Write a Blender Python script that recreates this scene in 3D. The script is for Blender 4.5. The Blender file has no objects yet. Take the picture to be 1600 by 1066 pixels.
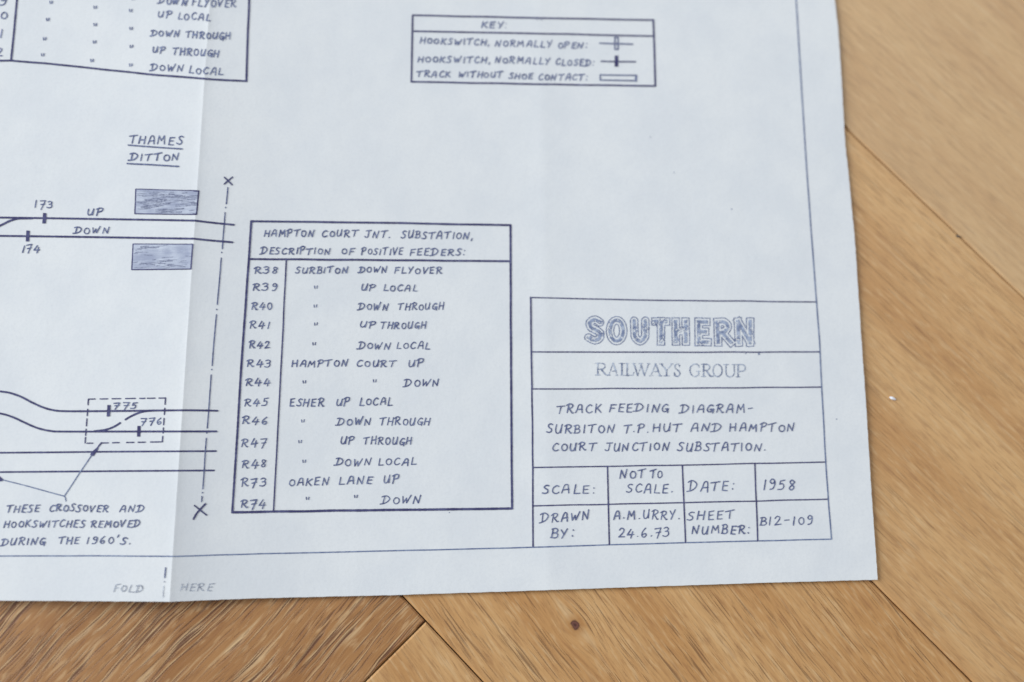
import bpy, math, random
import numpy as np

S = bpy.context.scene
C = S.collection
rnd = random.Random(58)

# ------------------------------------------------------------------ camera
# Pinhole of the photograph (1600 x 1066): focal length in photo pixels and the two vanishing points of the floor.
F, CX, CY = 1555.0, 800.0, 533.0
D0 = 0.28                                   # metres from lens to floor along the axis (a parquet plank is 90 mm wide)
def unit(v): return v / np.linalg.norm(v)
_u = unit(np.array([-30.0, -7733.0, F]))    # away from the camera = up the page
_r = np.array([19200.0, -43.0, F])
_r = unit(_r - _u * _r.dot(_u))             # to the right of the page
_n = np.cross(_r, _u)
if _n[2] > 0: _n = -_n                      # towards the camera
_n = unit(_n)
RW = np.array([_r, _u, _n])                 # camera (x right, y down, z forward) -> world
CAM = -D0 * RW[:, 2]
cam = bpy.data.objects.new('camera', bpy.data.cameras.new('camera'))
C.objects.link(cam)
from mathutils import Matrix, Vector
M = Matrix.Identity(4)
for i in range(3):
    M[i][0] = RW[i, 0]; M[i][1] = -RW[i, 1]; M[i][2] = -RW[i, 2]; M[i][3] = CAM[i]
cam.matrix_world = M
cam.data.sensor_fit = 'HORIZONTAL'
cam.data.sensor_width = 36.0
cam.data.lens = 36.0 * F / 1600.0
cam.data.clip_start = 0.01
cam.data.clip_end = 20.0
S.camera = cam

def ray(px):
    px = np.atleast_2d(np.asarray(px, float))
    d = np.stack([(px[:, 0] - CX) / F, (px[:, 1] - CY) / F, np.ones(len(px))], 1)
    return d @ RW.T
def on_plane(px, z=0.0):
    d = ray(px)
    t = (z - CAM[2]) / d[:, 2]
    return CAM + d * t[:, None]

_fp = on_plane([(590, 770)])[0]
cam.data.dof.use_dof = True
cam.data.dof.focus_distance = float(((_fp - CAM) @ RW)[2])
cam.data.dof.aperture_fstop = cam.data.lens / 8.0
cam.data.dof.aperture_blades = 7

# ------------------------------------------------------------------ light
W = bpy.data.worlds.new('World'); S.world = W; W.use_nodes = True
W.node_tree.nodes['Background'].inputs[0].default_value = (0.78, 0.86, 1.0, 1)
W.node_tree.nodes['Background'].inputs[1].default_value = 0.24
def area(name, loc, target, sx, sy, power, col):
    l = bpy.data.lights.new(name, 'AREA'); l.shape = 'RECTANGLE'; l.size = sx; l.size_y = sy
    l.energy = power; l.color = col
    o = bpy.data.objects.new(name, l); C.objects.link(o); o.location = loc
    o.rotation_euler = (Vector(target) - Vector(loc)).to_track_quat('-Z', 'Y').to_euler()
    return o
area('window_light', (-3.3, 0.35, 1.75), (0, 0, 0), 2.0, 2.4, 170.0, (0.868, 0.935, 1.0))
area('far_window_light', (1.15, 1.6, 2.2), (0, 0, 0), 1.6, 1.6, 28.0, (0.885, 0.94, 1.0))

S.cycles.filter_width = 1.6
S.view_settings.view_transform = 'Standard'
S.view_settings.look = 'None'
S.view_settings.exposure = 0.0
S.view_settings.gamma = 1.0
S.view_settings.use_curve_mapping = False

# ------------------------------------------------------------------ materials
def srgb(r, g, b):
    f = lambda c: (c / 255 / 12.92) if c / 255 <= 0.04045 else ((c / 255 + 0.055) / 1.055) ** 2.4
    return (f(r), f(g), f(b), 1.0)
class Nodes:
    def __init__(s, name):
        s.m = bpy.data.materials.new(name); s.m.use_nodes = True
        s.t = s.m.node_tree; s.b = s.t.nodes['Principled BSDF']
    def n(s, kind, **kw):
        x = s.t.nodes.new(kind)
        for k, v in kw.items(): setattr(x, k, v)
        return x
    def link(s, a, b): s.t.links.new(a, b)
    def val(s, sock, v):
        if hasattr(v, 'is_linked') or hasattr(v, 'links'): s.link(v, sock)
        else: sock.default_value = v
    def math(s, op, a, b=0.0, c=0.0, clamp=False):
        x = s.n('ShaderNodeMath', operation=op, use_clamp=clamp)
        s.val(x.inputs[0], a); s.val(x.inputs[1], b)
        if op in ('MULTIPLY_ADD', 'SMOOTH_MIN', 'WRAP'): s.val(x.inputs[2], c)
        return x.outputs[0]
    def ramp(s, v, lo, hi, a=0.0, b=1.0):
        x = s.n('ShaderNodeMapRange', interpolation_type='SMOOTHSTEP')
        s.val(x.inputs[0], v); s.val(x.inputs[1], lo); s.val(x.inputs[2], hi); s.val(x.inputs[3], a); s.val(x.inputs[4], b)
        return x.outputs[0]
    def comb(s, x, y, z=0.0):
        c = s.n('ShaderNodeCombineXYZ'); s.val(c.inputs[0], x); s.val(c.inputs[1], y); s.val(c.inputs[2], z); return c.outputs[0]
    def noise(s, vec, scale=1.0, detail=2.0, rough=0.5, dist=0.0):
        x = s.n('ShaderNodeTexNoise'); s.link(vec, x.inputs['Vector'])
        x.inputs['Scale'].default_value = scale; x.inputs['Detail'].default_value = detail
        x.inputs['Roughness'].default_value = rough; x.inputs['Distortion'].default_value = dist
        return x.outputs[0]
    def mix(s, fac, a, b, mode='MIX'):
        x = s.n('ShaderNodeMix', data_type='RGBA', blend_type=mode)
        s.val(x.inputs[0], fac); s.val(x.inputs[6], a); s.val(x.inputs[7], b); return x.outputs[2]
    def geo(s): return s.n('ShaderNodeNewGeometry').outputs['Position']

def paper_material():
    N = Nodes('matt_cartridge_paper'); p = N.geo()
    mott = N.noise(p, 55.0, 4.0, 0.6)
    fib = N.noise(p, 1600.0, 3.0, 0.65)
    c = N.mix(N.ramp(mott, 0.3, 0.7), srgb(229, 229, 228), srgb(236, 235, 232))
    c = N.mix(N.ramp(fib, 0.42, 0.75, 0.0, 0.25), c, srgb(214, 215, 218))
    N.link(c, N.b.inputs['Base Color'])
    N.b.inputs['Roughness'].default_value = 0.85
    N.b.inputs['Specular IOR Level'].default_value = 0.15
    bump = N.n('ShaderNodeBump'); bump.inputs['Strength'].default_value = 0.35; bump.inputs['Distance'].default_value = 0.0002
    h = N.math('ADD', N.math('MULTIPLY', N.noise(p, 900.0, 4.0, 0.6), 0.5), N.math('MULTIPLY', N.noise(p, 160.0, 3.0, 0.5), 1.2))
    N.link(h, bump.inputs['Height']); N.link(bump.outputs[0], N.b.inputs['Normal'])
    return N.m
def ink_material(name, dark, light, lo=0.35, hi=0.75, scale=420.0):
    N = Nodes(name); p = N.geo()
    f = N.ramp(N.noise(p, scale, 3.0, 0.6), lo, hi)
    N.link(N.mix(f, dark, light), N.b.inputs['Base Color'])
    N.b.inputs['Roughness'].default_value = 0.7
    N.b.inputs['Specular IOR Level'].default_value = 0.12
    return N.m
PAPER = paper_material()
INK_BOLD = ink_material('bold_felt_pen_ink', srgb(70, 68, 104), srgb(96, 97, 132))
INK_PEN = ink_material('fine_pen_ink', srgb(86, 92, 128), srgb(140, 148, 176), 0.35, 0.8, 900.0)
INK_THIN = ink_material('thin_blue_line_ink', srgb(96, 108, 144), srgb(140, 152, 178), 0.35, 0.75, 500.0)
PENCIL = ink_material('pencil_lead', srgb(140, 144, 158), srgb(206, 211, 219), 0.35, 0.7, 1500.0)
STAMP = ink_material('rubber_stamp_ink', srgb(124, 134, 162), srgb(184, 193, 210), 0.35, 0.7, 700.0)
STAMP_RIM = ink_material('stamp_outline_ink', srgb(100, 110, 144), srgb(156, 166, 192), 0.35, 0.75, 700.0)
STAMP_PALE = ink_material('worn_rubber_stamp_ink', srgb(114, 123, 150), srgb(194, 201, 214), 0.35, 0.68, 600.0)

CRAYON = ink_material('violet_grey_crayon', srgb(112, 116, 140), srgb(166, 170, 188), 0.3, 0.7, 2200.0)
def hatch_material():
    N = Nodes('rubbed_crayon_shading')
    tc = N.n('ShaderNodeTexCoord').outputs['Object']
    mp = N.n('ShaderNodeMapping'); N.link(tc, mp.inputs[0])
    mp.inputs['Rotation'].default_value = (0, 0, math.radians(6)); mp.inputs['Scale'].default_value = (110, 650, 1)
    a = N.noise(mp.outputs[0], 1.0, 4.0, 0.65, 0.6)
    b = N.noise(N.geo(), 260.0, 2.0, 0.5)
    g = N.noise(N.geo(), 3500.0, 2.0, 0.7)
    f = N.math('ADD', N.math('ADD', N.math('MULTIPLY', a, 0.75), N.math('MULTIPLY', b, 0.5)), N.math('MULTIPLY', g, 0.25))
    N.link(N.mix(N.ramp(f, 0.55, 1.0), srgb(166, 171, 190), srgb(210, 214, 224)), N.b.inputs['Base Color'])
    N.b.inputs['Roughness'].default_value = 0.8; N.b.inputs['Specular IOR Level'].default_value = 0.1
    return N.m
HATCH = hatch_material()

# ------------------------------------------------------------------ small helpers
def vnoise(x, y, seed=0):
    xi = np.floor(x).astype(np.int64); yi = np.floor(y).astype(np.int64); fx = x - xi; fy = y - yi
    def h(a, b):
        k = (a * 374761393 + b * 668265263 + seed * 974634777) & 0xffffffff
        k = ((k ^ (k >> 13)) * 1274126177) & 0xffffffff
        return ((k ^ (k >> 16)) & 0xffff) / 65535.0
    fx = fx * fx * (3 - 2 * fx); fy = fy * fy * (3 - 2 * fy)
    return (h(xi, yi) * (1 - fx) + h(xi + 1, yi) * fx) * (1 - fy) + (h(xi, yi + 1) * (1 - fx) + h(xi + 1, yi + 1) * fx) * fy
def link_mesh(name, verts, faces, mat, parent=None, smooth=False, label=None):
    me = bpy.data.meshes.new(name)
    me.from_pydata([tuple(map(float, v)) for v in verts], [], [tuple(int(i) for i in f) for f in faces])
    me.materials.append(mat)
    if smooth:
        me.polygons.foreach_set('use_smooth', [True] * len(me.polygons))
    me.update()
    o = bpy.data.objects.new(name, me); C.objects.link(o)
    if parent: o.parent = parent
    if label: o['label'] = label
    return o

# ------------------------------------------------------------------ floor: herringbone oak parquet, one sheet of planks
def wood_material(knot_uv):
    N = Nodes('oiled_oak_parquet')
    uv = N.n('ShaderNodeUVMap', uv_map='grain').outputs[0]
    sep = N.n('ShaderNodeSeparateXYZ'); N.link(uv, sep.inputs[0]); u0, v0 = sep.outputs[0], sep.outputs[1]
    at = N.n('ShaderNodeAttribute', attribute_name='plank')
    sp = N.n('ShaderNodeSeparateColor'); N.link(at.outputs['Color'], sp.inputs[0])
    tone, pore, flame = sp.outputs[0], sp.outputs[1], sp.outputs[2]
    # knot: grain lines spread round it
    du = N.math('SUBTRACT', u0, knot_uv[0]); dv = N.math('SUBTRACT', v0, knot_uv[1])
    dd = N.math('ADD', N.math('MULTIPLY', N.math('MULTIPLY', du, du), 0.35), N.math('MULTIPLY', dv, dv))
    g = N.math('EXPONENT', N.math('MULTIPLY', dd, -1.0 / (2 * 0.0032 ** 2)))
    v1 = N.math('SUBTRACT', v0, N.math('MULTIPLY', N.math('MULTIPLY', dv, g), 0.75))
    # slow wander of the grain
    wob = N.noise(N.comb(N.math('MULTIPLY', u0, 14.0), N.math('MULTIPLY', v1, 45.0)), 1.0, 2.0)
    wob2 = N.noise(N.comb(N.math('MULTIPLY', u0, 55.0), N.math('MULTIPLY', v1, 120.0), 3.0), 1.0, 2.0)
    v = N.math('ADD', v1, N.math('ADD', N.math('MULTIPLY', N.math('SUBTRACT', wob, 0.5), N.math('MULTIPLY_ADD', flame, 0.0065, 0.0022)),
                                 N.math('MULTIPLY', N.math('SUBTRACT', wob2, 0.5), N.math('MULTIPLY_ADD', flame, 0.0017, 0.0004))))
    broad = N.noise(N.comb(N.math('MULTIPLY', u0, 9.0), N.math('MULTIPLY', v, 60.0), 7.0), 1.0, 3.0)
    streak = N.noise(N.comb(N.math('MULTIPLY', u0, 38.0), N.math('MULTIPLY', v, 620.0), 1.0), 1.0, 3.0, 0.6)
    fine = N.noise(N.comb(N.math('MULTIPLY', u0, 160.0), N.math('MULTIPLY', v, 2600.0), 2.0), 1.0, 2.0, 0.6)
    poreA = N.noise(N.comb(N.math('MULTIPLY', u0, 44.0), N.math('MULTIPLY', v, 1600.0), 4.0), 1.0, 1.0, 0.5)
    poreB = N.noise(N.comb(N.math('MULTIPLY', u0, 120.0), N.math('MULTIPLY', v, 2400.0), 5.0), 1.0, 1.0, 0.5)
    poreC = N.noise(N.comb(N.math('MULTIPLY', u0, 70.0), N.math('MULTIPLY', v, 1750.0), 6.0), 1.0, 1.0, 0.5)
    clump = N.noise(N.comb(N.math('MULTIPLY', u0, 25.0), N.math('MULTIPLY', v, 190.0), 9.0), 1.0, 2.0)
    base = N.mix(N.ramp(broad, 0.3, 0.7), srgb(200, 146, 88), srgb(220, 172, 114))
    dark = N.mix(N.ramp(broad, 0.3, 0.7), srgb(134, 82, 38), srgb(162, 106, 56))
    c = N.mix(tone, dark, base)
    c = N.mix(N.math('MULTIPLY', N.ramp(streak, 0.5, 0.78), 0.45), c, srgb(150, 100, 56))
    c = N.mix(N.math('MULTIPLY', N.ramp(streak, 0.46, 0.28), N.math('MULTIPLY_ADD', flame, 0.2, 0.45)), c, srgb(222, 186, 138))
    c = N.mix(N.math('MULTIPLY', N.ramp(fine, 0.48, 0.72), 0.30), c, srgb(120, 78, 44))
    fleck = N.noise(N.comb(N.math('MULTIPLY', u0, 150.0), N.math('MULTIPLY', v, 820.0), 12.0), 1.0, 2.0, 0.6)
    c = N.mix(N.math('MULTIPLY', N.ramp(fleck, 0.52, 0.70), 0.32), c, srgb(152, 100, 62))
    c = N.mix(N.math('MULTIPLY', N.ramp(fleck, 0.46, 0.30), 0.38), c, srgb(228, 190, 140))
    th = N.math('SUBTRACT', N.math('SUBTRACT', 0.715, N.math('MULTIPLY', flame, 0.035)), N.math('MULTIPLY', N.math('SUBTRACT', clump, 0.4), 0.35))
    pa = N.ramp(poreA, N.math('SUBTRACT', th, 0.03), N.math('ADD', th, 0.05))
    pb = N.math('MULTIPLY', N.ramp(poreB, N.math('SUBTRACT', th, 0.02), N.math('ADD', th, 0.06)), 0.7)
    pc = N.math('MULTIPLY', N.ramp(poreC, N.math('SUBTRACT', th, 0.05), N.math('ADD', th, 0.06)), 0.8)
    pm = N.math('MULTIPLY', N.math('MAXIMUM', N.math('MAXIMUM', pa, pb), pc), pore, clamp=True)
    c = N.mix(N.ramp(tone, 1.0, 1.5), c, N.mix(0.45, c, srgb(210, 182, 142)))  # window sheen put into the colour: planks of highest tone turn paler
    c = N.mix(N.math('MULTIPLY', pm, N.math('MULTIPLY_ADD', flame, 0.1, 0.72)), c, N.mix(flame, srgb(96, 60, 34), srgb(88, 48, 30)))
    # pale raised lips beside the brushed grooves
    poreL = N.noise(N.comb(N.math('MULTIPLY', u0, 44.0), N.math('MULTIPLY', N.math('ADD', v, 0.00032), 1600.0), 4.0), 1.0, 1.0, 0.5)
    pl = N.math('MULTIPLY', N.math('MULTIPLY', N.ramp(poreL, N.math('SUBTRACT', th, 0.05), N.math('ADD', th, 0.03)), N.math('SUBTRACT', 1.0, pm)), N.math('MULTIPLY', flame, 0.55), clamp=True)
    c = N.mix(pl, c, srgb(226, 190, 140))
    # knot colour
    kd = N.math('SQRT', N.math('ADD', N.math('MULTIPLY', N.math('MULTIPLY', du, du), 0.62), N.math('MULTIPLY', dv, dv)))
    kd = N.math('ADD', kd, N.math('MULTIPLY', N.math('SUBTRACT', N.noise(uv, 900.0, 2.0), 0.5), 0.0009))
    c = N.mix(N.ramp(kd, 0.0034, 0.0010, 0.0, 0.65), c, srgb(176, 118, 58))
    kring = N.noise(N.comb(N.math('MULTIPLY', kd, 2600.0), 0.0, 0.0), 1.0, 1.0)
    c = N.mix(N.ramp(kd, 0.0014, 0.0007), c, N.mix(N.ramp(kring, 0.4, 0.6), srgb(76, 42, 34), srgb(116, 72, 58)))
    N.link(c, N.b.inputs['Base Color'])
    N.link(N.math('ADD', 0.46, N.math('MULTIPLY', fine, 0.14)), N.b.inputs['Roughness'])
    N.b.inputs['Specular IOR Level'].default_value = 0.45
    bump = N.n('ShaderNodeBump'); bump.inputs['Strength'].default_value = 0.5; bump.inputs['Distance'].default_value = 0.0003
    hh = N.math('SUBTRACT', N.math('ADD', N.math('MULTIPLY', streak, 0.4), N.math('MULTIPLY', fine, 0.25)), N.math('MULTIPLY', pm, N.math('MULTIPLY_ADD', flame, 0.1, 0.72)))
    N.link(hh, bump.inputs['Height']); N.link(bump.outputs[0], N.b.inputs['Normal'])
    return N.m

def xy(px): return on_plane([px])[0][:2]
e1 = unit(xy((757.5, 1066)) - xy((664, 972)) + xy((1510, 1062)) - xy((1370, 910)) + xy((1600, 462)) - xy((1320, 200)))
e2 = np.array([-e1[1], e1[0]])
if e2.dot(xy((1370, 910)) - xy((664, 972))) < 0: e2 = -e2
ab = lambda px: np.array([xy(px).dot(e1), xy(px).dot(e2)])
B0 = 0.5 * (ab((664, 972))[1] + ab((757, 1066))[1])
B1 = 0.5 * (ab((1370, 910))[1] + ab((1510, 1062))[1])
B2 = 0.5 * (ab((1320, 200))[1] + ab((1600, 462))[1])
A4 = ab((664, 972))[0]
PW = (B2 - B0) / 2
print('plank width', PW, B1 - B0, B2 - B1, 'grain dir', e1)
bedge = lambda k: {0: B0, 1: B1, 2: B2}.get(k, B0 + k * PW)
PL = 6 * PW
FV, FF, FUV, FCOL = [], [], [], []
GAP, CH = 0.00017, 0.00045
planks = []
for T in range(-2, 3):
    for k in range(-9, 10):
        ta, tk = T * 6 * PW, 6 * T
        planks.append(('back', A4 - (k + 1) * PW + ta, A4 - (k + 1) * PW + ta + PL, bedge(k + tk), bedge(k + 1 + tk), (T, k)))
        top = bedge(k + tk)
        planks.append(('fore', A4 - (k + 1) * PW + ta, A4 - k * PW + ta, top - PL, top, (T, k)))
KNOT = None
for kind, a0, a1, b0, b1, key in planks:
    ca, cb = (a0 + a1) / 2, (b0 + b1) / 2
    if math.hypot(ca, cb) > 0.75: continue
    R = random.Random(hash(key) * 31 + (7 if kind == 'back' else 3))
    tone, pore, flame, rot = R.uniform(0.45, 0.9), R.uniform(0.4, 0.8), R.uniform(0.0, 0.5), R.uniform(-3, 3)
    if kind == 'back' and key == (0, 0): tone, pore, flame, rot = 0.94, 0.78, 0.12, 6.0
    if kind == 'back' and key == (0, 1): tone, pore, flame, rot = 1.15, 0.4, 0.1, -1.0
    if kind == 'back' and key == (0, 2): tone, pore, flame, rot = 1.4, 0.22, 0.0, -1.0  # palest plank, its tone raised to paint in the sheen
    if kind == 'back' and key == (0, -1): tone, pore, flame, rot = 0.85, 0.4, 0.05, 8.0
    if kind == 'fore' and key == (0, 0): tone, pore, flame, rot = 0.30, 1.0, 1.0, 4.0
    dz = R.uniform(-0.00018, 0.0)
    ou, ov = R.uniform(0, 40), R.uniform(0, 40)
    cr, sr = math.cos(math.radians(rot)), math.sin(math.radians(rot))
    def guv(a, b):
        x, y = (a - ca, b - cb) if kind == 'back' else (b - cb, a - ca)
        return (x * cr - y * sr + ou, x * sr + y * cr + ov)
    if kind == 'back' and key == (0, 0):
        KNOT = guv(*ab((899, 977)))
    i = len(FV)
    for ins, z in ((GAP, -0.004), (GAP, dz - CH * 0.8), (GAP + CH, dz)):
        for a, b in ((a0 + ins, b0 + ins), (a1 - ins, b0 + ins), (a1 - ins, b1 - ins), (a0 + ins, b1 - ins)):
            p = e1 * a + e2 * b
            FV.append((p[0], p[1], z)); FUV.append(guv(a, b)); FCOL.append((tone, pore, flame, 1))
    FF.append((i + 8, i + 9, i + 10, i + 11))
    for l in (0, 4):
        for s in range(4):
            FF.append((i + l + s, i + l + (s + 1) % 4, i + l + 4 + (s + 1) % 4, i + l + 4 + s))
i = len(FV)
for x, y in ((-1.2, -1.2), (1.2, -1.2), (1.2, 1.2), (-1.2, 1.2)):
    FV.append((x, y, -0.005)); FUV.append((0, 0)); FCOL.append((0, 1, 0, 1))
FF.append((i, i + 1, i + 2, i + 3))
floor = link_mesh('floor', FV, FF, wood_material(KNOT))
floor['kind'] = 'structure'; floor['label'] = 'oak parquet floor laid in a herringbone'
me = floor.data
uvl = me.uv_layers.new(name='grain')
idx = np.zeros(len(me.loops), dtype=np.int32); me.loops.foreach_get('vertex_index', idx)
uvl.data.foreach_set('uv', np.array(FUV, dtype=np.float32)[idx].ravel())
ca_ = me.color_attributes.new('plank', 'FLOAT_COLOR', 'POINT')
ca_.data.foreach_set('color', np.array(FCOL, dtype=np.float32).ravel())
import bmesh
bm = bmesh.new(); bm.from_mesh(me); bmesh.ops.recalc_face_normals(bm, faces=bm.faces); bm.to_mesh(me); bm.free()

# ------------------------------------------------------------------ the sheet: height field of the folded paper
BASE = 0.0009
FT = on_plane([(327.5, 25)], 0.0024)[0][:2]; FB = on_plane([(266.5, 940)], 0.0040)[0][:2]
fdir = unit(FT - FB); flen = np.linalg.norm(FT - FB); fnor = np.array([fdir[1], -fdir[0]])
if fnor[0] < 0: fnor = -fnor
CT = on_plane([(845, 28)])[0][:2]; CB = on_plane([(858, 930)])[0][:2]
cdir = unit(CT - CB); cnor = np.array([cdir[1], -cdir[0]])
if cnor[0] < 0: cnor = -cnor
def height(x, y):
    rx, ry = x - FB[0], y - FB[1]
    u = rx * fnor[0] + ry * fnor[1]
    t = np.clip((rx * fdir[0] + ry * fdir[1]) / flen, -0.6, 1.8)
    H = 0.0040 - 0.0018 * t
    wr = 0.019 + 0.006 * t
    sh = np.sqrt(u * u + 0.00015 ** 2)
    f = np.where(u > 0, np.exp(-sh / wr), np.exp(-sh / 0.060)) * H
    f = f + (0.00010 + 0.00006 * vnoise(t * 37 + 60, t * 0, 8)) * np.exp(-np.abs(u) / 0.0010)
    uc = (x - CB[0]) * cnor[0] + (y - CB[1]) * cnor[1]
    f = f + 0.00022 * np.exp(-np.sqrt(uc * uc + 0.0004 ** 2) / 0.006)
    f = f + 0.0005 * (vnoise(x * 16 + 50, y * 13 + 50, 4) - 0.5) + 0.00012 * (vnoise(x * 60 + 90, y * 55 + 90, 5) - 0.5)
    return BASE + f
def P(px, lift=0.0):
    d = ray(px); z = np.full(len(d), BASE)
    for _ in range(10):
        t = (z + lift - CAM[2]) / d[:, 2]
        p = CAM + d * t[:, None]
        z = height(p[:, 0], p[:, 1])
    p[:, 2] = z + lift
    return p

bot = np.array([(-2600, 965), (-900, 945), (0, 938.5), (140, 939.5), (267, 940.5), (300, 939), (400, 935), (617, 930), (800, 924), (975, 918), (1200, 910.5), (1371.5, 906)])
rgt = np.array([(1250, -900), (1304.5, 0), (1310, 50), (1315, 125), (1320.5, 225), (1325.3, 266), (1336, 378.5), (1345, 516), (1354, 644.5), (1362.5, 782), (1367, 845), (1371.5, 906)])
yb = lambda x: np.interp(x, bot[:, 0], bot[:, 1])
xr = lambda y: np.interp(y, rgt[:, 1], rgt[:, 0])
xf = lambda y: 327.5 + (266.5 - 327.5) * (y - 25) / 915.0
tl = np.concatenate([-2900 + 2300 * np.linspace(0, 1, 60, endpoint=False), [0] * 0])
# column parameters: offsets from the fold, dense beside it
left = np.concatenate([-np.geomspace(3.0, 2600, 110)[::-1], [-2.2, -1.5, -1.0, -0.5]])
right = np.concatenate([[0.5, 1.0, 1.5, 2.2], np.geomspace(3.0, 60, 26)])
cols = np.concatenate([left, [0.0], right])
nr = 170
rows = np.concatenate([np.linspace(-800, -20, 50, endpoint=False), np.linspace(-20, 1, 0), ])
tt = np.concatenate([np.linspace(0, 0.42, 50, endpoint=False), np.linspace(0.42, 1.0, 190)])
GX = []
for t in tt:
    y = np.full(len(cols) + nr, -850.0 + t * 1780)
    for _ in range(4):
        f0 = xf(y); r0 = xr(y)
        nL = len(cols)
        x = np.empty_like(y)
        x[:nL] = f0[:nL] + cols
        s = np.linspace(0, 1, nr + 1)[1:]
        x[nL:] = (f0[nL:] + 60) * (1 - s) + r0[nL:] * s
        y = -850.0 + t * (yb(x) + 850.0)
    rag = (rnd.random() - 0.5) * 0.6
    x[-1] += rag; x[-2] += rag * 0.4
    if t == 1.0: y = y + np.array([(rnd.random() - 0.5) * 0.5 for _ in y])
    GX.append(np.stack([x, y], 1))
G = np.array(GX); nrow, ncol = G.shape[:2]
top = P(G.reshape(-1, 2))
TH = 0.00022
nv = len(top)
pv = np.concatenate([top, top - np.array([0, 0, TH])])
ii = np.arange(nrow - 1)[:, None] * ncol + np.arange(ncol - 1)[None, :]
q = np.stack([ii, ii + ncol, ii + ncol + 1, ii + 1], -1).reshape(-1, 4)
faces = [q, (q + nv)[:, ::-1]]
loop = np.concatenate([np.arange(ncol), np.arange(1, nrow) * ncol + ncol - 1, (nrow - 1) * ncol + np.arange(ncol - 2, -1, -1), np.arange(nrow - 2, 0, -1) * ncol])
nx = np.roll(loop, -1)
faces.append(np.stack([loop, nx, nx + nv, loop + nv], -1))
faces = np.concatenate(faces)
sheet = link_mesh('drawing_sheet', pv, faces, PAPER)
sheet['label'] = 'large white folded sheet with a hand inked railway diagram, lying on the oak floor'
sheet['category'] = 'drawing'
smooth = np.ones(len(faces), bool); smooth[2 * len(q):] = False
sheet.data.polygons.foreach_set('use_smooth', smooth)
sheet.data.set_sharp_from_angle(angle=math.radians(60))

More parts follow.
